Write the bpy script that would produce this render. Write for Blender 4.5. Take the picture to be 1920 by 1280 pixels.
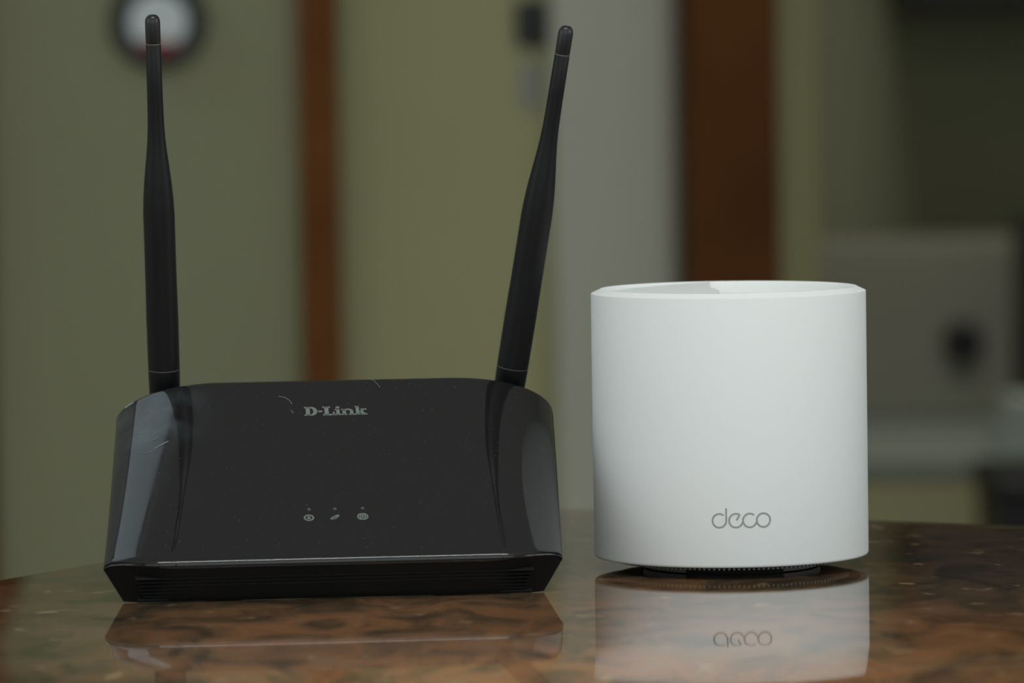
import bpy, bmesh, math
from mathutils import Vector, Matrix

S = bpy.context.scene
C = S.collection
for o in list(bpy.data.objects):
    bpy.data.objects.remove(o)

# ------------------------------------------------------------------ camera
T = 0.72                      # height of the table top
CAM_H = 0.2126                # lens height above the table top
PITCH, ROLL = math.radians(3.47), math.radians(0.85)
fwd = Vector((0, math.cos(PITCH), -math.sin(PITCH)))
up0 = Vector((0, math.sin(PITCH), math.cos(PITCH)))
rt0 = Vector((1, 0, 0))
up = up0 * math.cos(ROLL) + rt0 * math.sin(ROLL)
rt = rt0 * math.cos(ROLL) - up0 * math.sin(ROLL)
cd = bpy.data.cameras.new('camera')
cam = bpy.data.objects.new('camera', cd)
C.objects.link(cam)
M = Matrix((rt, up, -fwd)).transposed().to_4x4()
M.translation = Vector((0, 0, T + CAM_H))
cam.matrix_world = M
cd.sensor_width = 36.0
cd.lens = 9380 * 36 / 1920
cd.clip_start, cd.clip_end = 0.05, 60
cd.dof.use_dof = True
cd.dof.focus_distance = 1.965
cd.dof.aperture_fstop = 10.5
S.camera = cam

# ------------------------------------------------------------------ world, lights, exposure
w = bpy.data.worlds.new('daylight'); S.world = w
w.use_nodes = True
w.node_tree.nodes['Background'].inputs[0].default_value = (0.72, 0.86, 1.0, 1)
w.node_tree.nodes['Background'].inputs[1].default_value = 1.0

def area(name, loc, target, sx, sy, power, col):
    l = bpy.data.lights.new(name, 'AREA'); l.shape = 'RECTANGLE'
    l.size, l.size_y, l.energy, l.color = sx, sy, power, col
    o = bpy.data.objects.new(name, l); C.objects.link(o)
    o.location = loc
    o.rotation_euler = (Vector(target) - Vector(loc)).to_track_quat('-Z', 'Y').to_euler()
    return o
# daylight outside the wide window behind the camera, and outside the small window high in the left wall
area('window_daylight', (0.15, -1.05, 1.35), (0.15, 2, 1.3), 3.4, 2.2, 27, (0.97, 1.0, 0.955))
area('side_window_daylight', (-1.92, 5.0, 2.27), (0.0, 4.7, 1.9), 0.75, 0.75, 9, (0.72, 0.9, 1.0))
area('left_fill_light', (-1.92, 0.9, 1.45), (0, 1.3, 1.2), 2.0, 1.5, 13, (0.97, 1.0, 0.955))  # added fill through an invented window, evens the white unit's left side
area('right_fill_light', (2.17, 0.9, 1.45), (0, 1.3, 1.2), 2.0, 1.5, 23, (0.98, 1.0, 0.95))  # added fill from the right, through another invented window
area('flank_reflection_light', (-1.12, 3.45, 2.70), (-1.12, 3.45, 0), 1.18, 0.9, 3.9, (0.72, 0.9, 1.0))  # added bluish source for the reflection on the router's left flank
# unseen lamps added for fill: a long one nearby, a weak one beyond
area('near_fill_light', (0.1, 1.0, 2.62), (0.1, 1.0, 0), 1.2, 0.16, 33, (1.0, 1.0, 0.96))
area('far_fill_light', (0.6, 6.5, 2.62), (0.6, 6.5, 0), 0.5, 0.16, 22, (1.0, 0.97, 0.88))

S.view_settings.view_transform = 'Standard'
S.view_settings.look = 'None'
S.view_settings.exposure = -0.67
S.view_settings.gamma = 1.0
S.view_settings.use_curve_mapping = False

# ------------------------------------------------------------------ helpers
def mat(name, col, rough=0.5, spec=0.5, ior=1.5, coat=0.0, metal=0.0, noise=None, bump=None, sss=0.0):
    m = bpy.data.materials.new(name); m.use_nodes = True
    nt = m.node_tree; b = nt.nodes['Principled BSDF']
    b.inputs['Base Color'].default_value = (*col, 1)
    b.inputs['Roughness'].default_value = rough
    b.inputs['IOR'].default_value = ior
    b.inputs['Specular IOR Level'].default_value = spec
    b.inputs['Coat Weight'].default_value = coat
    b.inputs['Coat Roughness'].default_value = 0.02
    b.inputs['Metallic'].default_value = metal
    if noise or bump:
        tc = nt.nodes.new('ShaderNodeTexCoord')
    if noise:                                   # noise = (scale, amount): slight tint variation
        n = nt.nodes.new('ShaderNodeTexNoise'); n.inputs['Scale'].default_value = noise[0]
        n.inputs['Detail'].default_value = 4
        nt.links.new(tc.outputs['Object'], n.inputs['Vector'])
        r = nt.nodes.new('ShaderNodeMix'); r.data_type = 'RGBA'
        k = noise[1]
        r.inputs['A'].default_value = (*[c * (1 - k) for c in col], 1)
        r.inputs['B'].default_value = (*[min(1, c * (1 + k)) for c in col], 1)
        nt.links.new(n.outputs['Fac'], r.inputs['Factor'])
        nt.links.new(r.outputs['Result'], b.inputs['Base Color'])
    if bump:                                    # bump = (scale, distance)
        n = nt.nodes.new('ShaderNodeTexNoise'); n.inputs['Scale'].default_value = bump[0]
        n.inputs['Detail'].default_value = 3
        nt.links.new(tc.outputs['Object'], n.inputs['Vector'])
        bp = nt.nodes.new('ShaderNodeBump'); bp.inputs['Distance'].default_value = bump[1]
        bp.inputs['Strength'].default_value = 0.6
        nt.links.new(n.outputs['Fac'], bp.inputs['Height'])
        nt.links.new(bp.outputs['Normal'], b.inputs['Normal'])
    return m

def link(name, me, m, parent=None, smooth=False):
    o = bpy.data.objects.new(name, me); C.objects.link(o)
    if m and not me.materials: me.materials.append(m)
    if parent: o.parent = parent
    if smooth:
        for p in me.polygons: p.use_smooth = True
    return o

def mesh(name, vs, fs, m, parent=None, smooth=False):
    me = bpy.data.meshes.new(name)
    me.from_pydata([tuple(v) for v in vs], [], fs); me.update()
    bm = bmesh.new(); bm.from_mesh(me)
    bmesh.ops.recalc_face_normals(bm, faces=bm.faces); bm.to_mesh(me); bm.free()
    return link(name, me, m, parent, smooth)

def box(name, lo, hi, m, parent=None, bevel=0.0, xf=None):
    bm = bmesh.new(); bmesh.ops.create_cube(bm, size=1)
    for v in bm.verts:
        v.co = Vector([lo[i] + (v.co[i] + .5) * (hi[i] - lo[i]) for i in range(3)])
    if bevel:
        bmesh.ops.bevel(bm, geom=list(bm.edges), offset=bevel, segments=3, profile=.5, affect='EDGES')
    if xf:
        for v in bm.verts: v.co = xf @ v.co
    me = bpy.data.meshes.new(name); bm.to_mesh(me); bm.free()
    return link(name, me, m, parent)

def lathe(prof, n=96, xf=None, sy=1.0, closed=False, name='lathe', m=None, parent=None, a0=0, a1=2 * math.pi):
    """prof: list of (r, z). full turn (or the arc a0..a1)."""
    full = abs(a1 - a0 - 2 * math.pi) < 1e-6
    vs, fs = [], []
    cnt = n if full else n + 1
    for (r, z) in prof:
        for i in range(cnt):
            a = a0 + (a1 - a0) * i / n
            vs.append(Vector((r * math.cos(a), r * sy * math.sin(a), z)))
    k = len(prof)
    for j in range(k if closed else k - 1):
        j2 = (j + 1) % k
        for i in range(n):
            i2 = (i + 1) % cnt
            fs.append((j * cnt + i, j * cnt + i2, j2 * cnt + i2, j2 * cnt + i))
    if not full and closed:
        fs.append(tuple(j * cnt for j in range(k)))
        fs.append(tuple(j * cnt + n for j in reversed(range(k))))
    if xf: vs = [xf @ v for v in vs]
    o = mesh(name, vs, fs, m, parent, True)
    bm = bmesh.new(); bm.from_mesh(o.data)
    bmesh.ops.remove_doubles(bm, verts=bm.verts, dist=1e-7)
    bmesh.ops.recalc_face_normals(bm, faces=bm.faces)
    for e in bm.edges:
        if len(e.link_faces) == 2 and e.calc_face_angle(0) > math.radians(38): e.smooth = False
    for f in bm.faces: f.smooth = True
    bm.to_mesh(o.data); bm.free()
    return o

def tag(o, label, cat, group=None):
    o['label'] = label; o['category'] = cat
    if group: o['group'] = group
    return o

def thing(name, loc, label, cat, rot=None):
    o = bpy.data.objects.new(name, None); C.objects.link(o)
    o.empty_display_size = .02
    o.location = loc
    if rot: o.rotation_euler = rot
    return tag(o, label, cat)

def struct(o):
    o['kind'] = 'structure'; return o

# ------------------------------------------------------------------ materials
M_wall = mat('khaki_paint', (0.48, 0.465, 0.255), .85, .2, noise=(3, .06))
M_panel = mat('olive_grey_paint', (0.345, 0.345, 0.205), .7, .3, noise=(2.5, .05))
M_grey = mat('grey_paint', (0.58, 0.565, 0.46), .7, .3, noise=(3, .05))
M_wood = mat('red_brown_wood', (0.19, 0.068, 0.018), .7, .1, noise=(9, .3))
M_wood2 = mat('dark_brown_wood', (0.125, 0.045, 0.012), .7, .1, noise=(7, .35))
M_ceil = mat('ceiling_paint', (0.74, 0.74, 0.72), .9, .1)
M_room = mat('room_plaster', (0.70, 0.70, 0.67), .9, .1)
M_floor = mat('stone_floor', (0.22, 0.20, 0.17), .4, .4, noise=(5, .15))
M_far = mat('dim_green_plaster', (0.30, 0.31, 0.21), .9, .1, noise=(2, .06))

def table_material():
    m = bpy.data.materials.new('lacquered_streaky_wood'); m.use_nodes = True
    nt = m.node_tree; b = nt.nodes['Principled BSDF']; N = nt.nodes.new; L = nt.links.new
    tc = N('ShaderNodeTexCoord')
    mp = N('ShaderNodeMapping'); mp.inputs['Rotation'].default_value = (0, 0, math.radians(8))
    mp.inputs['Scale'].default_value = (1.0, 0.62, 1.0)
    L(tc.outputs['Object'], mp.inputs['Vector'])
    n1 = N('ShaderNodeTexNoise'); n1.inputs['Scale'].default_value = 38
    n1.inputs['Detail'].default_value = 7; n1.inputs['Roughness'].default_value = .62
    n1.inputs['Distortion'].default_value = 1.1
    L(mp.outputs['Vector'], n1.inputs['Vector'])
    cr = N('ShaderNodeValToRGB'); e = cr.color_ramp
    e.elements[0].position = .28; e.elements[0].color = (0.068, 0.050, 0.034, 1)
    e.elements[1].position = .80; e.elements[1].color = (.38, .26, .15, 1)
    for p, c in ((.40, (0.162, 0.098, 0.057)), (.50, (0.284, 0.150, 0.077)), (.58, (0.405, 0.182, 0.081)), (.66, (0.365, 0.204, 0.115))):
        x = e.elements.new(p); x.color = (*c, 1)
    L(n1.outputs['Fac'], cr.inputs['Fac'])
    n2 = N('ShaderNodeTexNoise'); n2.inputs['Scale'].default_value = 4.2; n2.inputs['Detail'].default_value = 3
    L(tc.outputs['Object'], n2.inputs['Vector'])
    r2 = N('ShaderNodeMapRange'); r2.inputs['From Min'].default_value = .38; r2.inputs['From Max'].default_value = .62
    r2.inputs['To Min'].default_value = .75; r2.inputs['To Max'].default_value = 1.2
    L(n2.outputs['Fac'], r2.inputs['Value'])
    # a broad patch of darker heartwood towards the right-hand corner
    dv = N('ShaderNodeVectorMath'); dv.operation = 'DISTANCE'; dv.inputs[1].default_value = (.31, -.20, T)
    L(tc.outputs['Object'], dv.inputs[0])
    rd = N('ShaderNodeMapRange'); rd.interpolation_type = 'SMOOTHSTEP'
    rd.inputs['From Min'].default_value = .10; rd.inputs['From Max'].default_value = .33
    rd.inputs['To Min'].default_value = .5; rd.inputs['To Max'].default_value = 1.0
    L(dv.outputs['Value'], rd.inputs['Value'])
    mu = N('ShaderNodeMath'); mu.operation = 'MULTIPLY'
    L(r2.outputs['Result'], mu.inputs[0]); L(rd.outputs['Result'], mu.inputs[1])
    mx = N('ShaderNodeMix'); mx.data_type = 'RGBA'; mx.blend_type = 'MULTIPLY'; mx.inputs['Factor'].default_value = 1
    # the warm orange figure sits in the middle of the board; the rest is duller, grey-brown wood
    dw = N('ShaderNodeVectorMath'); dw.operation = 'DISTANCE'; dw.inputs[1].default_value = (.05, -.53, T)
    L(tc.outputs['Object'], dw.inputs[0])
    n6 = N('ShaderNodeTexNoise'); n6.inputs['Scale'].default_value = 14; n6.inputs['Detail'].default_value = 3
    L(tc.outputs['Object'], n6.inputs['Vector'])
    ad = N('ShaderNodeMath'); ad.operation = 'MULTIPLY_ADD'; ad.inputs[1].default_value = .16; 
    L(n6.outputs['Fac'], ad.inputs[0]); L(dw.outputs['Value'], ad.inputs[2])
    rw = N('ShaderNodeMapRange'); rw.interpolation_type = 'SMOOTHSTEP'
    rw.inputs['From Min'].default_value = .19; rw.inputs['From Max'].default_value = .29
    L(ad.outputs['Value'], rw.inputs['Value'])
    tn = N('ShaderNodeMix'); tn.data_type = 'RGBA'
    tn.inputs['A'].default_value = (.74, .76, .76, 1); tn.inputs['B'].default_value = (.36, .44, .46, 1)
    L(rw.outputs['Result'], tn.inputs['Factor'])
    mt = N('ShaderNodeMix'); mt.data_type = 'RGBA'; mt.blend_type = 'MULTIPLY'; mt.inputs['Factor'].default_value = 1
    L(cr.outputs['Color'], mt.inputs['A']); L(tn.outputs['Result'], mt.inputs['B'])
    L(mt.outputs['Result'], mx.inputs['A']); L(mu.outputs['Value'], mx.inputs['B'])
    # fine pale flecks
    n3 = N('ShaderNodeTexNoise'); n3.inputs['Scale'].default_value = 75; n3.inputs['Detail'].default_value = 2
    L(mp.outputs['Vector'], n3.inputs['Vector'])
    r3 = N('ShaderNodeMapRange'); r3.inputs['From Min'].default_value = .64; r3.inputs['From Max'].default_value = .74
    L(n3.outputs['Fac'], r3.inputs['Value'])
    m2 = N('ShaderNodeMix'); m2.data_type = 'RGBA'
    m2.inputs['B'].default_value = (.34, .22, .12, 1)
    L(r3.outputs['Result'], m2.inputs['Factor']); L(mx.outputs['Result'], m2.inputs['A'])
    L(m2.outputs['Result'], b.inputs['Base Color'])
    b.inputs['Roughness'].default_value = .035; b.inputs['IOR'].default_value = 1.5
    # very faint waviness of the lacquer
    n4 = N('ShaderNodeTexNoise'); n4.inputs['Scale'].default_value = 22; n4.inputs['Detail'].default_value = 2
    L(tc.outputs['Object'], n4.inputs['Vector'])
    bp = N('ShaderNodeBump'); bp.inputs['Distance'].default_value = .00003; bp.inputs['Strength'].default_value = .5
    L(n4.outputs['Fac'], bp.inputs['Height']); L(bp.outputs['Normal'], b.inputs['Normal'])
    return m
M_table = table_material()

def router_shell_material():
    m = mat('gloss_black_plastic', (.0085, .0085, .009), .045, .5, 1.52)
    nt = m.node_tree; b = nt.nodes['Principled BSDF']; N = nt.nodes.new; L = nt.links.new
    tc = N('ShaderNodeTexCoord')
    n = N('ShaderNodeTexNoise'); n.inputs['Scale'].default_value = 26; n.inputs['Detail'].default_value = 5
    L(tc.outputs['Object'], n.inputs['Vector'])
    r = N('ShaderNodeMapRange'); r.inputs['From Min'].default_value = .4; r.inputs['From Max'].default_value = .75
    r.inputs['To Min'].default_value = .035; r.inputs['To Max'].default_value = .11
    L(n.outputs['Fac'], r.inputs['Value']); L(r.outputs['Result'], b.inputs['Roughness'])
    n2 = N('ShaderNodeTexNoise'); n2.inputs['Scale'].default_value = 900; n2.inputs['Detail'].default_value = 1
    L(tc.outputs['Object'], n2.inputs['Vector'])
    r2 = N('ShaderNodeMapRange'); r2.inputs['From Min'].default_value = .74; r2.inputs['From Max'].default_value = .80
    L(n2.outputs['Fac'], r2.inputs['Value'])
    mx = N('ShaderNodeMix'); mx.data_type = 'RGBA'
    mx.inputs['A'].default_value = (.0095, .0095, .0095, 1); mx.inputs['B'].default_value = (.05, .05, .05, 1)
    L(r2.outputs['Result'], mx.inputs['Factor'])
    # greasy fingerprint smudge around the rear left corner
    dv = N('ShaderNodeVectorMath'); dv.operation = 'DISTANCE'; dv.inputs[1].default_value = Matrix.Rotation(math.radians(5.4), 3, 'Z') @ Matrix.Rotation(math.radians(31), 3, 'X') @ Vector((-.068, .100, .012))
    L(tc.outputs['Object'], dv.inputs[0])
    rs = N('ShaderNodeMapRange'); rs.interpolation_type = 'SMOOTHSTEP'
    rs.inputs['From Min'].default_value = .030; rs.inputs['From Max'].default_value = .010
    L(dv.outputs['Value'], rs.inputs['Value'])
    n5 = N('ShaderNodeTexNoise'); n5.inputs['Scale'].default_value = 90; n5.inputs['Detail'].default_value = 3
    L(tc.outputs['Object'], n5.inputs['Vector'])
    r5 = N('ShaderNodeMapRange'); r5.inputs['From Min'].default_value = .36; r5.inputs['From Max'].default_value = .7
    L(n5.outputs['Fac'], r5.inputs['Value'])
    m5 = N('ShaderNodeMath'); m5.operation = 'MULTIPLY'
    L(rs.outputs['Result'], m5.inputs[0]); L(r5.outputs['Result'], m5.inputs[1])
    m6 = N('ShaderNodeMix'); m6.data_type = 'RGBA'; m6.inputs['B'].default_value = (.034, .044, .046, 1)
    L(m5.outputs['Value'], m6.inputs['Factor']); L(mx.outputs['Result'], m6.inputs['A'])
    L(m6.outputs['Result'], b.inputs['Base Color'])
    return m
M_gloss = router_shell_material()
M_matte = mat('matte_black_plastic', (.006, .006, .006), .5, .2, bump=(1500, .00004))
M_ant = mat('satin_black_plastic', (.005, .005, .005), .40, .25)
M_tip = mat('satin_black_tip', (.010, .010, .010), .33, .5)
M_seam = mat('pale_moulding_seam', (.10, .09, .08), .5)
M_hinge = mat('grey_hinge_plastic', (.045, .045, .045), .25, .5)
M_print = mat('pale_grey_print', (.145, .165, .155), .5)
M_led = mat('dark_led_window', (.06, .065, .065), .35)
M_scr = mat('fine_scratch', (.16, .18, .18), .5)
M_white = mat('satin_white_plastic', (.775, .80, .785), .6, .15)
M_logo = mat('silver_grey_print', (.30, .32, .305), .45)
M_gunder = mat('dark_grey_grille', (.055, .055, .05), .5)
M_gfoot = mat('grey_foot_plastic', (.20, .19, .17), .5)
M_rub = mat('black_rubber', (.006, .006, .006), .6, .3)
M_black = mat('black_lacquer', (.010, .010, .011), .5)
M_pale = mat('pale_painted_top', (.30, .35, .31), .6)
M_cloth = mat('pale_cloth', (.42, .48, .45), .9)
M_boxg = mat('grey_enamel', (.30, .30, .25), .8, .1)
M_bench = mat('khaki_board', (.80, .79, .50), .7, .1)
M_red = mat('red_print', (.30, .03, .025), .6)
M_face = mat('white_dial_face', (.85, .92, .92), .5)

# ------------------------------------------------------------------ room shell
XL, XR, YF, YB, ZC = -1.75, 2.0, -0.9, 5.5, 2.75
YFAR = 8.2
struct(box('floor', (XL - .1, YF - .1, -.1), (XR + .1, YFAR + .1, 0), M_floor))
struct(box('ceiling', (XL - .1, YF - .1, ZC), (XR + .1, YFAR + .1, ZC + .1), M_ceil))

def wall_with_hole(name, axis, at, thick, a0, a1, hole, m, top=ZC):
    """wall in the plane axis=at, running a0..a1 along the other axis, with a hole (h0,h1,z0,z1)."""
    h0, h1, z0, z1 = hole
    root = None
    vs, fs = [], []
    def add(lo, hi):
        k = len(vs)
        for z in (lo[2], hi[2]):
            for (x, y) in ((lo[0], lo[1]), (hi[0], lo[1]), (hi[0], hi[1]), (lo[0], hi[1])): vs.append((x, y, z))
        for f in ((0, 1, 2, 3), (4, 5, 6, 7), (0, 1, 5, 4), (1, 2, 6, 5), (2, 3, 7, 6), (3, 0, 4, 7)):
            fs.append(tuple(k + i for i in f))
    for (p0, p1, q0, q1) in ((a0, h0, 0, top), (h1, a1, 0, top), (h0, h1, 0, z0), (h0, h1, z1, top)):
        if p1 - p0 < 1e-4 or q1 - q0 < 1e-4: continue
        if axis == 'y': add((p0, at, q0), (p1, at + thick, q1))
        else: add((at, p0, q0), (at + thick, p1, q1))
    return struct(mesh(name, vs, fs, m))

wall_with_hole('wall_front', 'y', YF - .1, .1, XL, XR, (-1.55, 1.85, .2, 2.45), M_room)
def side_wall(name, at, holes):
    vs, fs = [], []
    def add(lo, hi):
        k = len(vs)
        for z in (lo[2], hi[2]):
            for (x, y) in ((lo[0], lo[1]), (hi[0], lo[1]), (hi[0], hi[1]), (lo[0], hi[1])): vs.append((x, y, z))
        for f in ((0, 1, 2, 3), (4, 5, 6, 7), (0, 1, 5, 4), (1, 2, 6, 5), (2, 3, 7, 6), (3, 0, 4, 7)):
            fs.append(tuple(k + i for i in f))
    y = YF
    for (h0, h1, z0, z1) in holes:
        add((at, y, 0), (at + .1, h0, ZC)); add((at, h0, 0), (at + .1, h1, z0)); add((at, h0, z1), (at + .1, h1, ZC)); y = h1
    add((at, y, 0), (at + .1, YFAR, ZC))
    return struct(mesh(name, vs, fs, M_room))
side_wall('wall_left', XL - .1, ((-.1, 1.9, .7, 2.2), (4.6, 5.4, 1.9, 2.65)))
side_wall('wall_right', XR, ((-.1, 1.9, .7, 2.2),))
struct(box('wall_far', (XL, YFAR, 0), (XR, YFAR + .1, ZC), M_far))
# the wall behind the table, with the doorway into the dim room beyond on its right
wall_with_hole('wall_back', 'y', YB, .12, XL, XR, (.20, 1.30, 0, 2.15), M_wall)

def window(name, axis, at, a0, a1, z0, z1, bars):
    m = mat('white_window_paint', (.7, .7, .68), .5)
    r = bpy.data.objects.new(name, None); C.objects.link(r); struct(r)
    def bar(p0, p1, q0, q1):
        if axis == 'y': o = box('window_bar', (p0, at - .02, q0), (p1, at + .03, q1), m, r, .004)
        else: o = box('window_bar', (at - .02, p0, q0), (at + .03, p1, q1), m, r, .004)
    t = .045
    bar(a0, a1, z0, z0 + t); bar(a0, a1, z1 - t, z1); bar(a0, a0 + t, z0 + t, z1 - t); bar(a1 - t, a1, z0 + t, z1 - t)
    for i in range(1, bars + 1):
        x = a0 + (a1 - a0) * i / (bars + 1)
        bar(x - t / 2, x + t / 2, z0 + t, z1 - t)
window('window_1', 'y', YF - .06, -1.55, 1.85, .2, 2.45, 3)
window('window_2', 'x', XL - .06, 4.6, 5.4, 1.9, 2.65, 1)
window('fill_window_left', 'x', XL - .06, -.1, 1.9, .7, 2.2, 2)  # unseen window made up for the left fill
window('fill_window_right', 'x', XR + .05, -.1, 1.9, .7, 2.2, 2)  # unseen window made up for the right fill

# housings of the two added fill lamps
for nm, (x, y), h, lb in (('fill_lamp', (.1, 1.0), .62, 'added long white ceiling lamp fitting that brightens the near part of the room'),
                          ('fill_lamp', (.6, 6.5), .27, 'added short white ceiling lamp fitting that brightens the room beyond the doorway')):
    lp = thing(nm, (x, y, ZC), lb, 'lamp')
    box('lamp_body', (-h, -.09, -.05), (h, .09, -.001), M_ceil, lp, .006)
    box('lamp_stem', (-h * .6, -.02, -.124), (h * .6, .02, -.051), M_ceil, lp, .004)

cp = thing('reflection_panel', (-1.12, 3.45, ZC), 'rectangular white ceiling light panel above the left side of the room', 'lamp')  # unseen panel added so the router's left flank has something bright to reflect
for lo, hi in (((-.62, .46), (.62, .49)), ((-.62, -.49), (.62, -.46)), ((-.62, -.459), (-.595, .459)), ((.595, -.459), (.62, .459))):
    box('panel_frame', (*lo, -.049), (*hi, -.001), M_ceil, cp, .003)
# door leaf set in brown frames, on the left of the view
d1 = struct(box('door_1', (-.568, YB - .030, .02), (-.2295, YB - .002, 2.1), M_panel))
struct(box('trim_1', (-.63, YB - .06, 0), (-.569, YB - .001, 2.16), M_wood2, bevel=.004))
struct(box('trim_2', (-.229, YB - .06, 0), (-.186, YB - .001, 2.16), M_wood, bevel=.004))
# grey pilaster and brown jamb of the doorway
pil = struct(box('wall_pilaster', (.046, YB - .05, 0), (.186, YB - .001, ZC), M_grey, bevel=.018))
struct(box('trim_3', (.192, YB - .13, 0), (.290, YB + .125, ZC), M_wood2, bevel=.005))
struct(box('trim_4', (.291, YB - .03, 2.05), (1.30, YB - .001, ZC), M_wood, bevel=.005))
# khaki return of the doorway, its right side rounded off
struct(box('wall_return', (.250, YB + .14, 0), (.352, YB + .34, 2.2), M_wall, bevel=.045))
struct(box('baseboard_back', (-.186, YB - .015, 0), (.045, YB - .001, .1), M_wood2))

# ------------------------------------------------------------------ things on the back wall
dial = thing('wall_dial', (-.380, YB - .031, T + .236), 'dark round dial with white face and red lower mark hung on the door', 'dial',
             (math.radians(90), 0, 0))
lathe([(0, 0), (.050, 0), (.052, .004), (.052, .014), (.049, .018), (.033, .018), (.032, .014)], 64, None, name='rim', m=M_black, parent=dial)
lathe([(0, .014), (.0322, .014), (.0322, .0155), (0, .0165)], 48, None, name='dial_face', m=M_face, parent=dial)
lathe([(.022, .0185), (.036, .0185), (.036, .0200), (.022, .0200)], 20, None, name='red_mark', m=M_red, parent=dial,
      a0=math.radians(232), a1=math.radians(308), closed=True)

sw = thing('wall_switch', (.034, YB - .051, T + .226), 'small dark switch on the wall beside the grey pilaster', 'switch')
sw.location = (.026, YB - .001, T + .228)
box('switch_plate', (-.017, -.010, -.026), (.017, 0, .026), M_black, sw, .003)
box('rocker', (-.009, -.016, -.014), (.009, -.0095, .014), M_black, sw, .002)
ptag = box('paper_tag', (.014, YB - .004, T + .135), (.036, YB - .001, T + .185), mat('pale_paper', (.34, .34, .31), .8), bevel=.001)
tag(ptag, 'small pale paper tag stuck on the wall below the dark switch', 'tag')

# ------------------------------------------------------------------ the dim room beyond the doorway
bench = thing('low_bench', (.95, 7.4, 0), 'low khaki bench with a pale top in the room beyond', 'bench')
box('bench_top', (-.62, -.515, .315), (.95, .62, .347), M_pale, bench, .006)
box('front_board', (-.60, -.50, .03), (.93, -.47, .315), M_bench, bench, .003)
for x in (-.60, .90):
    box('side_board', (x, -.465, .0), (x + .03, .6, .315), M_bench, bench, .003)
gb = thing('grey_box', (.70, 7.72, .347), 'grey metal box with a black round knob on the pale bench', 'box')
box('casing', (-.24, -.15, 0), (.30, .15, .268), M_boxg, gb, .01)
kx = Matrix.Translation((-.018, -.15, .118)) @ Matrix.Rotation(math.radians(90), 4, 'X')
kn = lathe([(.0, .022), (.024, .022), (.030, .018), (.031, .0), (0, 0)], 40, kx, name='knob', m=M_black, parent=gb)
box('seam_strip', (.10, -.153, .02), (.106, -.149, .265), M_gunder, gb)
tall = thing('dark_cabinet', (.92, 7.30, .347), 'tall black cabinet standing on the bench at the right edge', 'cabinet')
box('cabinet_body', (-.175, -.12, 0), (.18, .12, .31), M_black, tall, .008)
box('cabinet_door', (-.165, -.128, .01), (.17, -.119, .30), M_black, tall, .004)
clo = thing('folded_cloth', (.76, 7.03, .347), 'pale folded cloth on the bench in front of the black cabinet', 'cloth')
for i in range(4):
    box('cloth_layer', (-.085 + .006 * i, -.08, .018 * i), (.12 - .004 * i, .08, .018 * (i + 1)), M_cloth, clo, .007)
bin_ = thing('black_bin', (.76, 6.45, 0), 'square black bin on the floor in front of the bench', 'bin')
def taper(name, parent, b0, b1, z0, z1, m):
    vs = [(sx * h, sy * h, z) for h, z in ((b0, z0), (b1, z1)) for sx, sy in ((-1, -1), (1, -1), (1, 1), (-1, 1))]
    return mesh(name, vs, [(0, 1, 2, 3), (4, 5, 6, 7), (0, 1, 5, 4), (1, 2, 6, 5), (2, 3, 7, 6), (3, 0, 4, 7)], m, parent)
taper('bin_body', bin_, .13, .15, 0, .34, M_black)
box('bin_lid', (-.156, -.156, .34), (.156, .156, .369), M_black, bin_, .01)
hood = thing('dark_wall_shelf', (.98, 8.0, .965), 'black box unit hanging below the brown wall cupboard', 'shelf')
box('shelf_body', (-.36, -.17, 0), (.60, .19, .455), M_black, hood, .006)
box('shelf_front', (-.35, -.178, .012), (.59, -.169, .443), M_black, hood, .003)
cup = thing('wall_cupboard', (.98, 8.0, 1.425), 'brown wooden wall cupboard above the black unit in the room beyond', 'cupboard')
box('cupboard_body', (-.36, -.16, 0), (.60, .19, .85), M_wood2, cup, .004)
for i in range(2):
    d = box('cupboard_door', (-.355 + i * .48, -.18, .01), (.115 + i * .48, -.161, .84), M_wood, cup, .004)
    box('handle', (.06 + i * .07, -.20, .10), (.075 + i * .07, -.181, .22), M_gunder, d, .002)

# ------------------------------------------------------------------ table
E2 = Vector((.4875, .8731, 0)); E1 = Vector((.8731, -.4875, 0))
CN = Vector((-.0393, 2.2888, 0))
LEN = .72
ND = Vector((.99955, .03, 0))               # direction of the near edge
NT = Vector((.03, -.99955, 0))              # straight out over the near edge
N0 = Vector((.08, 1.733, 0))                   # where the top starts to roll over towards the near edge
TE, KAP, THK = .150, 1.95, .044
def roll(t): return -KAP * t * t / 2 if t > 0 else 0.0
table = thing('corner_table', (CN.x, CN.y, 0), 'three-cornered table with a glossy streaked brown lacquered top', 'table')
def tl(p): return Vector(p) - Vector((CN.x, CN.y, 0))
def row_ends(t):
    """the two ends of the line at distance t (out from N0) between the back edges."""
    q = N0 + NT * t - CN
    # CN - E2*a = q + ND*k ; CN + E1*b = q + ND*k
    def hit(d):
        den = d.x * ND.y - d.y * ND.x
        return d * ((q.x * ND.y - q.y * ND.x) / den)
    return CN + hit(-E2), CN + hit(E1)
t_apex = (CN - N0).dot(NT)
ts = [t_apex + .0005 + (-.012 - t_apex) * i / 24 for i in range(24)] + [-.012 + (TE + .012) * i / 60 for i in range(61)]
cols_ = [0, .001, .002, .004] 
vs, fs = [], []
for t in ts:
    pl, pr = row_ends(t); wd = (pr - pl).length
    offs = []
    for c in cols_: offs.append((min(c, wd * .2 * c / .004), c))
    line = [(o_, c) for o_, c in offs] + [(wd * k / 8, 1) for k in range(1, 8)] + [(wd - o_, c) for o_, c in reversed(offs)]
    for o_, c in line:
        p = pl + (pr - pl).normalized() * o_
        ez = -(.004 - math.sqrt(max(0, .004 ** 2 - (.004 - min(c, .004)) ** 2))) * .5
        vs.append(tl((p.x, p.y, T + roll(t) + ez)))
nc_ = len(line); nr_ = len(ts)
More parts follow.
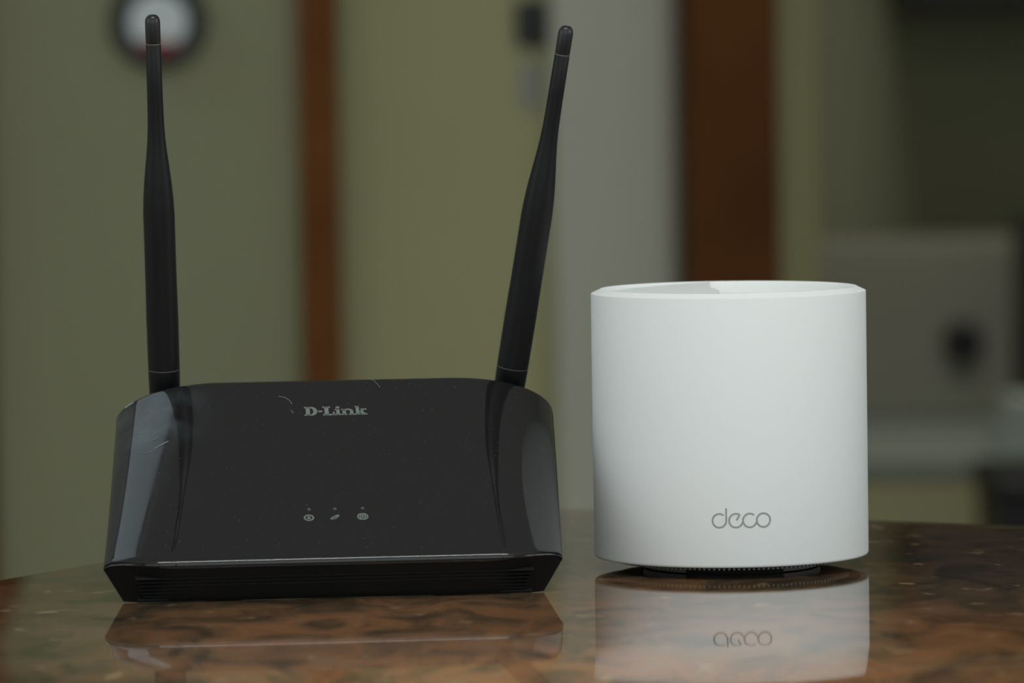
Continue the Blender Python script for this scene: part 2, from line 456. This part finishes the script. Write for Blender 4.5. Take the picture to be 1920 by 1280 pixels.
for j in range(nr_ - 1):
    for i in range(nc_ - 1):
        k = j * nc_ + i
        fs.append((k, k + 1, k + nc_ + 1, k + nc_))
ring = [i for i in range(nc_)] + [j * nc_ + nc_ - 1 for j in range(1, nr_)] + [(nr_ - 1) * nc_ + i for i in range(nc_ - 2, -1, -1)] + [j * nc_ for j in range(nr_ - 2, 0, -1)]
base = len(vs)
for r_ in ring:
    v = vs[r_]; vs.append(Vector((v.x, v.y, T - THK)))
for q in range(len(ring)):
    q2 = (q + 1) % len(ring)
    fs.append((ring[q], ring[q2], base + q2, base + q))
fs.append(tuple(base + q for q in range(len(ring))))
top = mesh('table_top', vs, fs, M_table, table, True)
bm = bmesh.new(); bm.from_mesh(top.data)
for e in bm.edges:
    if len(e.link_faces) == 2 and e.calc_face_angle(0) > math.radians(50): e.smooth = False
bm.to_mesh(top.data); bm.free()
corners = [CN, row_ends(TE)[0], row_ends(TE)[1]]
mid = sum(corners, Vector()) / 3
feet = [c + (mid - c).normalized() * .16 for c in corners]
for c in feet:
    q = tl(c)
    box('leg', (q.x - .022, q.y - .022, 0), (q.x + .022, q.y + .022, T - THK), M_wood2, table, .004)
for k in range(3):
    p, q = feet[k], feet[(k + 1) % 3]
    ap = Matrix.Translation(tl(p)) @ Matrix.Rotation(math.atan2((q - p).y, (q - p).x), 4, 'Z')
    box('apron', (.03, -.01, T - .11), ((q - p).length - .03, .01, T - THK), M_wood2, table, .002, ap)

# ------------------------------------------------------------------ black router
MM = .001
YAW, TH = math.radians(5.4), math.radians(31)
O = Vector((-.0684, 1.9028, T))
router = thing('wifi_router', O, 'glossy black wireless router with two raised antennas, propped up on the table', 'router')
RM = Matrix.Translation(O) @ Matrix.Rotation(YAW, 4, 'Z') @ Matrix.Rotation(TH, 4, 'X')
router.matrix_world = RM
RI = RM.inverted()
L_, WT, HB = 120.5, 18.3, 88.0
def cen(s): return -.7 + 7.2 * s
def flat(s): return 60.0 - 14.0 * s
def drop(s): return 9.0 + 10.0 * s ** .8
def surf(q, s):
    """q in -1..1 across, s in 0..1 front to back -> local mm and the flank parameter."""
    a = flat(s); f = abs(q)
    sg = 1 if q >= 0 else -1
    if f <= .5:
        return cen(s) + sg * a * (f / .5), WT, 0.0
    xi = math.sin((f - .5) / .5 * math.pi / 2)            # denser towards the rim
    u = a + (HB - a) * xi
    w = WT - drop(s) * (1 - math.sqrt(max(0, 1 - xi * xi)))
    return cen(s) + sg * u, w, xi
def top_point(q, row):
    """rows: front lip and fillet (negative), the surface 0..NS, then the rear fillet and lip."""
    R = 2.2
    if row < 0:
        u, w, xi = surf(q, 0); sb = 8.5 * xi * xi; k = 1 - .75 * xi
        if row >= -6:
            a = -row / 6 * math.radians(84)
            return (u, sb + R - R * math.sin(a), w - k * R * (1 - math.cos(a)))
        a = math.radians(84)
        return (u, sb + R - R * math.sin(a) + .1, w - k * (R * (1 - math.cos(a)) + .7))
    if row <= NS:
        s = row / NS; u, w, xi = surf(q, s)
        sb = 8.5 * xi * xi * (1 - s) ** 3
        return (u, sb * 1 + R + s * (L_ - 2 * R), w)
    u, w, xi = surf(q, 1)
    if row <= NS + 4:
        a = (row - NS) / 4 * math.radians(86)
        return (u, L_ - R + R * math.sin(a), w - 1.2 * (1 - math.cos(a)))
    return (u, L_, w - 1.2 - 3.0)
NS, NF = 44, 26
qs = [-1 + .5 * i / NF for i in range(NF)] + [-.5 + i / 10 for i in range(11)] + [.5 + .5 * (i + 1) / NF for i in range(NF)]
rows = list(range(-7, NS + 6))
cols = ['l'] + qs + ['r']
grid = []
for r_ in rows:
    line = []
    for q in cols:
        if q in ('l', 'r'):
            u, v, w_ = top_point(-1 if q == 'l' else 1, r_)
            line.append(Vector((u, v, w_ - .9)) * MM)
        else:
            line.append(Vector(top_point(q, r_)) * MM)
    grid.append(line)
vs = [v for line in grid for v in line]
nc, nr = len(cols), len(rows)
fs = [(j * nc + i, j * nc + i + 1, (j + 1) * nc + i + 1, (j + 1) * nc + i) for j in range(nr - 1) for i in range(nc - 1)]
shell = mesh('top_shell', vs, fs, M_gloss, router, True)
# make sure the shell's normals point outward
if shell.data.polygons[(nr // 2) * (nc - 1) + nc // 2].normal.z < 0:
    shell.data.flip_normals()
# lower housing: from the shell's rim inward and down to the base
loop = [grid[0][i] for i in range(nc)] + [grid[j][nc - 1] for j in range(1, nr)] + [grid[nr - 1][i] for i in range(nc - 2, -1, -1)] + [grid[j][0] for j in range(nr - 2, 0, -1)]
def house(p, lev):
    s = min(1, max(0, p.y / (L_ * MM)))
    c = cen(s) * MM
    u = c + (p.x - c) * (1 - .002)
    v = p.y + (.0003 if s < .5 else -.0003)
    if lev == 0: return Vector((u, v, p.z + .0015))
    k = lev
    ub = c + (p.x - c) * (80.6 / HB)
    sb = p.y if s < .5 else p.y - .004
    front_pull = max(0, 1 - p.y / .030)
    vb = sb * (1 - .9 * front_pull) + .0002 * front_pull if s < .5 else sb
    wb = .0003 - .012 * s
    if s < .5:                                  # the front corners touch the table, the middle clears it by a hair
        zt = .00002 + .00022 * max(0, 1 - abs(ub - c) / .070)
        wb = wb * (1 - front_pull) + front_pull * (zt / math.cos(TH) - vb * math.tan(TH))
    return Vector((u + (ub - u) * k, v + (vb - v) * k, p.z + .0015 + (wb - p.z - .0015) * k))
levels = [0, .12, .5, .9, 1.0]
vs, fs = [], []
for lv in levels:
    for p in loop: vs.append(house(p, lv))
nl = len(loop)
for j in range(len(levels) - 1):
    for i in range(nl):
        i2 = (i + 1) % nl
        fs.append((j * nl + i, j * nl + i2, (j + 1) * nl + i2, (j + 1) * nl + i))
fs.append(tuple((len(levels) - 1) * nl + i for i in range(nl)))
housing = mesh('lower_housing', vs, fs, M_matte, router, False)
# ribs across the front of the housing
rib_me = None
for k in range(6):
    wv = 2.2 + k * 1.75
    kk = (13.2 - wv) / 12.5
    half = 73.0 + (wv - 2.2) * .35
    o = box('vent_rib', (-half * MM, -.0007, -.00035), (half * MM, .0012, .00035), M_matte, router, .0002)
    o.location = (-.7 * MM, (.6 + kk * .6) * MM, wv * MM)
for u in (-70, 69):
    box('rubber_foot', ((u - 6) * MM, .0003, -.00017), ((u + 6) * MM, .005, .0012), M_rub, router, .0003)
# rear props that hold the back up (hidden behind the body)
for u in (-40, 52):
    p0 = Vector((u, 108, -9)) * MM
    wp = RM @ p0
    prop = [RM @ (Vector((u + du, 108 + dv, -9)) * MM) for du, dv in ((-7, -5), (7, -5), (7, 5), (-7, 5))]
    vs = [RI @ p for p in prop] + [RI @ Vector((p.x, p.y + .004, T)) for p in prop]
    mesh('rear_prop', vs, [(0, 1, 2, 3), (4, 5, 6, 7), (0, 1, 5, 4), (1, 2, 6, 5), (2, 3, 7, 6), (3, 0, 4, 7)], M_matte, router)

# antennas: built along their own axis in world space, then brought into the router's frame
def antenna(p0, p1):
    p0, p1 = Vector(p0) + Vector((0, 0, T)), Vector(p1) + Vector((0, 0, T))
    z = (p1 - p0).normalized(); x = Vector((1, 0, 0)); y = z.cross(x).normalized(); x = y.cross(z)
    mx = Matrix((x, y, z)).transposed().to_4x4(); mx.translation = p0
    mx = RI @ mx
    Ln = (p1 - p0).length / MM
    body = [(0, 8.5), (6.35, 8.5), (6.45, 30), (6.30, 45), (6.28, 60), (6.30, 72), (6.0, 79), (5.5, 85), (4.85, 91), (4.15, 97), (3.62, 102.5),
            (3.32, 108), (3.2, 114), (3.1, 122), (3.02, Ln - 12.0), (2.75, Ln - 11.6), (0, Ln - 11.6)]
    a_ = lathe([(r * MM, z_ * MM) for r, z_ in body], 48, mx, .86, name='antenna', m=M_ant, parent=router)
    coll = [(0, -5.5), (5.2, -5.5), (6.1, -4.2), (6.38, 8.2), (0, 8.2)]
    cc = lathe([(r * MM, z_ * MM) for r, z_ in coll], 48, mx, .86, name='collar', m=M_ant, parent=a_)
    lathe([(r * MM, z_ * MM) for r, z_ in [(6.1, 8.2), (6.40, 8.22), (6.40, 8.48), (6.1, 8.5)]], 48, mx, .86, name='seam', m=M_seam, parent=a_)
    tip = [(0, Ln - 11.6), (2.8, Ln - 11.6), (3.02, Ln - 11.0), (3.02, Ln - 3.2), (2.85, Ln - 2.0), (2.35, Ln - .9), (1.5, Ln - .25), (0, Ln)]
    lathe([(r * MM, z_ * MM) for r, z_ in tip], 48, mx, .92, name='antenna_tip', m=M_tip, parent=a_)
    lathe([(r * MM, z_ * MM) for r, z_ in [(2.8, Ln - 12.05), (3.1, Ln - 12.0), (3.1, Ln - 11.62), (2.8, Ln - 11.58)]], 48, mx, .9, name='seam', m=M_seam, parent=a_)
    hy = [(0, -4.5), (4.4, -4.5), (4.8, -4.0), (4.8, 4.0), (4.4, 4.5), (0, 4.5)]
    hx = mx @ Matrix.Translation((0, 0, -.0065)) @ Matrix.Rotation(math.radians(90), 4, 'Y')
    lathe([(r * MM, z_ * MM) for r, z_ in hy], 32, hx, 1, name='hinge', m=M_hinge, parent=a_)
    return a_, mx
antenna((-.1400, 2.0076, .0737), (-.1401, 1.9796, .2240))
antenna((-.00135, 2.0208, .0718), (.02367, 1.9928, .2172))

# ---- printed marks on the router's face
ZP = WT * MM
def plate(polys, name, m, parent, lift=.00004, thick=.00006, org=(0, 0), sc=1.0):
    """flat print: list of 2-D polygons (mm) laid on the router's face."""
    vs, fs = [], []
    for pg in polys:
        k = len(vs); c = len(pg)
        for z in (ZP - .00002, ZP + lift + thick):
            for (x, y) in pg: vs.append(Vector(((org[0] + x * sc) * MM, (org[1] + y * sc) * MM, z)))
        fs.append(tuple(range(k + c, k + 2 * c)))
        for i in range(c):
            i2 = (i + 1) % c
            fs.append((k + i, k + i2, k + c + i2, k + c + i))
    me = bpy.data.meshes.new(name); me.from_pydata([tuple(v) for v in vs], [], fs); me.update()
    return link(name, me, m, parent)
def rect(x0, y0, x1, y1): return [(x0, y0), (x1, y0), (x1, y1), (x0, y1)]
def ringpolys(cx, cy, rx, ry, t, a0=0, a1=360, n=28):
    out = []
    for i in range(n):
        b0, b1 = (math.radians(a0 + (a1 - a0) * j / n) for j in (i, i + 1))
        out.append([(cx + (rx - t) * math.cos(b0), cy + (ry - t) * math.sin(b0)), (cx + rx * math.cos(b0), cy + ry * math.sin(b0)),
                    (cx + rx * math.cos(b1), cy + ry * math.sin(b1)), (cx + (rx - t) * math.cos(b1), cy + (ry - t) * math.sin(b1))])
    return out
def disc(cx, cy, rx, ry, n=24, rot=0):
    c, s = math.cos(rot), math.sin(rot)
    return [(cx + rx * math.cos(2 * math.pi * i / n) * c - ry * math.sin(2 * math.pi * i / n) * s,
             cy + rx * math.cos(2 * math.pi * i / n) * s + ry * math.sin(2 * math.pi * i / n) * c) for i in range(n)]
def letters():
    P = {}
    sh = .15                                       # slab serif thickness
    P['D'] = [rect(.0, 0, .45, sh), rect(.0, 1 - sh, .45, 1), rect(.10, 0, .36, 1)] + \
             [[(.40 + .18 * math.cos(a), .5 + .34 * math.sin(a)), (.40 + .43 * math.cos(a), .5 + .5 * math.sin(a)),
               (.40 + .43 * math.cos(b), .5 + .5 * math.sin(b)), (.40 + .18 * math.cos(b), .5 + .34 * math.sin(b))]
              for a, b in ((math.radians(-90 + 180 * i / 14), math.radians(-90 + 180 * (i + 1) / 14)) for i in range(14))]
    P['-'] = [rect(.89, .38, 1.15, .55)]
    P['L'] = [rect(1.18, 0, 1.93, sh), rect(1.18, 1 - sh, 1.66, 1), rect(1.29, 0, 1.55, 1), [(1.74, 0), (1.93, 0), (1.93, .42), (1.86, .42)]]
    P['i'] = [rect(1.95, 0, 2.32, sh), rect(1.95, .70 - sh, 2.2, .70), rect(2.03, 0, 2.25, .70), disc(2.14, .88, .13, .11)]
    P['n'] = [rect(2.36, 0, 2.72, sh), rect(2.36, .70 - sh, 2.60, .70), rect(2.43, 0, 2.65, .70), rect(2.84, 0, 3.20, sh),
              rect(2.91, 0, 3.12, .48)] + \
             [[(2.78 + .14 * math.cos(a), .44 + .12 * math.sin(a)), (2.78 + .34 * math.cos(a), .44 + .27 * math.sin(a)),
               (2.78 + .34 * math.cos(b), .44 + .27 * math.sin(b)), (2.78 + .14 * math.cos(b), .44 + .12 * math.sin(b))]
              for a, b in ((math.radians(180 * i / 12), math.radians(180 * (i + 1) / 12)) for i in range(12))]
    P['k'] = [rect(3.23, 0, 3.56, sh), rect(3.23, 1 - sh, 3.48, 1), rect(3.29, 0, 3.50, 1), rect(3.62, 0, 4.0, sh), rect(3.60, .70 - sh, 3.97, .70),
              [(3.46, .30), (3.58, .24), (3.92, .66), (3.70, .66)], [(3.50, .36), (3.66, .50), (3.97, .05), (3.70, .05)]]
    return P
LT = letters()
for ch, pl in LT.items():
    plate([[(x * 6.22, y * 6.1) for (x, y) in pg] for pg in pl], 'logo_letter', M_print, router, org=(-7.3, 95.0))
# indicator symbols near the front edge, a small lamp window behind each
icons = [
    (-9.4, ringpolys(0, 0, 2.0, 2.0, .62) + [rect(-.34, -.2, .34, 2.2)] + [disc(0, -.1, .75, .75)]),
    (.6, [disc(0, 0, 2.1, .85, rot=math.radians(38)), disc(-.1, -.25, 1.2, .95, rot=math.radians(38))]),
    (11.3, ringpolys(0, 0, 2.2, 2.2, .5) + [rect(-.22, -2.1, .22, 2.1), rect(-2.1, -.2, 2.1, .2)] + ringpolys(0, 0, 1.15, 2.1, .4) + [rect(-1.6, .85, 1.6, 1.15), rect(-1.6, -1.15, 1.6, -.85)]),
]
for cx, pl in icons:
    plate(pl, 'indicator_symbol', M_print, router, org=(cx, 27.2))
    plate([disc(0, 0, .72, .9)], 'indicator_lamp', M_led, router, org=(cx + .3, 32.6))
# hairline scratches
def stroke(pts, t):
    out = []
    for (x0, y0), (x1, y1) in zip(pts, pts[1:]):
        d = Vector((x1 - x0, y1 - y0)); d.normalize(); nx, ny = -d.y * t / 2, d.x * t / 2
        out.append([(x0 + nx, y0 + ny), (x0 - nx, y0 - ny), (x1 - nx, y1 - ny), (x1 + nx, y1 + ny)])
    return out
for pts, t in (([(-17.0, 108.9), (-14.5, 108), (-12.6, 105.6), (-11.9, 103.2)], .22), ([(-12.6, 99.2), (-11.6, 97.0)], .2),
               ([(19.3, 120.2), (21.6, 118.4), (23.3, 115.2), (23.7, 113.4)], .17)):
    plate(stroke(pts, t), 'scratch', M_scr, router)
def flank_stroke(pts, t):
    """scratch laid on the curved left flank: pts are (u mm, s)."""
    def on(u, v):
        s = (v - 2.2) / (L_ - 4.4); a = flat(s); f = u - cen(s)
        xi = min(1, max(0, (abs(f) - a) / (HB - a)))
        return Vector((u, v, WT - drop(s) * (1 - math.sqrt(max(0, 1 - xi * xi))) + .12)) * MM
    vs, fs = [], []
    for (u, v) in pts: vs += [on(u, v - t / 2), on(u, v + t / 2)]
    for i in range(len(pts) - 1): fs.append((2 * i, 2 * i + 2, 2 * i + 3, 2 * i + 1))
    me = bpy.data.meshes.new('scratch'); me.from_pydata([tuple(v) for v in vs], [], fs); me.update()
    link('scratch', me, M_scr, router)
flank_stroke([(-72.5, 78.5), (-70, 77.0), (-66, 77.6)], .3)
flank_stroke([(-67, 78.8), (-64, 80.6), (-61.5, 81.9)], .7)
flank_stroke([(-68, 85.0), (-65, 85.8)], .35)
flank_stroke([(-75, 93.8), (-73.6, 94.6)], .35)

# bake the tilt into the parts so that the router's own frame stands upright on the table
bpy.context.view_layer.update()
RROT = RM.to_3x3().to_4x4()
def tree(o):
    for c in o.children:
        yield c
        yield from tree(c)
rel = [(c, RI @ c.matrix_world) for c in tree(router)]
router.rotation_euler = (0, 0, 0); router.location = O
for c, mr in rel:
    c.data.transform(RROT @ mr); c.data.update()
    c.matrix_local = Matrix.Identity(4)

# ------------------------------------------------------------------ white mesh unit
DX, DY, DR = .0868, 2.0, .055
ZTOP, ZLIP = .1118, .0053
deco = thing('mesh_wifi_unit', (DX, DY, T), 'white cylindrical mesh wireless unit with thin grey lettering, right of the black router', 'wifi unit')
prof = [(.0400, .0042), (.0543, .0047), (.0547, .0049), (.0549, .0053), (.0550, .0058), (.0550, .1098), (.0549, .1101),
        (.0519, ZTOP - .0003), (.0514, ZTOP), (.0508, ZTOP - .0003), (.0504, ZTOP - .0010), (.0502, .1070), (.0, .1070)]
lathe(prof, 160, None, name='body', m=M_white, parent=deco)
# raised half of the top: a swirl-shaped plate that steps down along an S curve
def swirl():
    vs, fs = [], []
    R = .0500
    pts = []
    n = 60
    for i in range(n + 1):                     # around the left side, from back to front
        a = math.radians(96 + (262 - 96) * i / n); pts.append((R * math.cos(a), R * math.sin(a)))
    m_ = 24
    x0, y0 = pts[-1]; x1, y1 = pts[0]
    for i in range(1, m_):
        t = i / m_
        pts.append((x0 + (x1 - x0) * t + .002 * math.sin(2 * math.pi * t), y0 + (y1 - y0) * t))
    k = len(pts)
    for z in (.1065, None):
        for (x, y) in pts:
            vs.append((x, y, z if z else .1098 + .0020 * max(0, (x + .05) / .05)))
    fs.append(tuple(range(k, 2 * k)))
    for i in range(k):
        i2 = (i + 1) % k; fs.append((i, i2, k + i2, k + i))
    return mesh('top_plate', vs, fs, M_white, deco)
swirl()
# underside: dark cone with fine radial grille fins, a grey foot ring and three black rubber pads
lathe([(.0, .0042), (.0515, .0042), (.0520, .0047), (.0, .0047)], 96, None, name='underside', m=M_gunder, parent=deco)
vs, fs = [], []
NFIN = 150
for i in range(NFIN):
    a = 2 * math.pi * i / NFIN; hw = .00042
    ca, sa = math.cos(a), math.sin(a)
    k = len(vs)
    for r in (.036, .0470):
        for z in (.0042, .0030):
            for s_ in (-1, 1):
                vs.append((r * ca - s_ * hw * sa, r * sa + s_ * hw * ca, z))
    for f in ((0, 1, 3, 2), (4, 5, 7, 6), (0, 1, 5, 4), (2, 3, 7, 6), (0, 2, 6, 4), (1, 3, 7, 5)):
        fs.append(tuple(k + x for x in f))
gr = mesh('vent_fins', vs, fs, mat('grille_fin_plastic', (.30, .29, .26), .5), deco)
gr['kind'] = 'stuff'
lathe([(.030, .0004), (.0352, .0004), (.0356, .0012), (.0356, .0042), (.030, .0042)], 96, None, name='foot_ring', m=M_gfoot, parent=deco, closed=True)
for k in range(3):
    c_ = math.radians(-90 + 120 * k)
    lathe([(.0300, .0), (.0362, .0), (.0364, .0004), (.0364, .0030), (.0300, .0030)], 24, None, name='rubber_pad', m=M_rub, parent=deco,
          closed=True, a0=c_ - math.radians(32), a1=c_ + math.radians(32))
# lettering on the front: four thin round strokes, wrapped on the cylinder
def deco_letter(pts):
    """pts in photo-independent mm: x along the surface, z up from the letter centre line."""
    vs, fs = [], []
    t, R0, R1 = .36, DR - .00004, DR + .00007
    ln = len(pts)
    for i, (x, z) in enumerate(pts):
        a, b = pts[max(0, i - 1)], pts[min(ln - 1, i + 1)]
        if i == 0 and pts[0] == pts[-1]: a = pts[-2]
        if i == ln - 1 and pts[0] == pts[-1]: b = pts[1]
        d = Vector((b[0] - a[0], b[1] - a[1])); d.normalize()
        for s_ in (-1, 1):
            px, pz = x - s_ * d.y * t, z + s_ * d.x * t
            an = -math.pi / 2 + px / 55.0
            for R in (R0, R1): vs.append((R * math.cos(an), R * math.sin(an), .02335 + pz * MM))
    for i in range(ln - 1):
        k = 4 * i
        fs += [(k + 1, k + 5, k + 7, k + 3), (k, k + 4, k + 5, k + 1), (k + 2, k + 6, k + 7, k + 3)]
    mesh('logo_letter', vs, fs, M_logo, deco)
def arc(cx, r, a0, a1, n=40, cz=0):
    return [(cx + r * math.cos(math.radians(a0 + (a1 - a0) * i / n)), cz + r * math.sin(math.radians(a0 + (a1 - a0) * i / n))) for i in range(n + 1)]
r0 = 2.68
cxs = [-6.9, -.42, 5.02, 10.45]
deco_letter(arc(cxs[0], r0, 52, 360) + [(cxs[0] + r0, 2.0), (cxs[0] + r0, 4.85)])
deco_letter([(cxs[1] + .25, .15), (cxs[1] + 1.35, 2.05)])
deco_letter(arc(cxs[1], r0, 52, 345))
deco_letter(arc(cxs[2], r0, 50, 345))
deco_letter(arc(cxs[3], r0, 0, 360, 48))
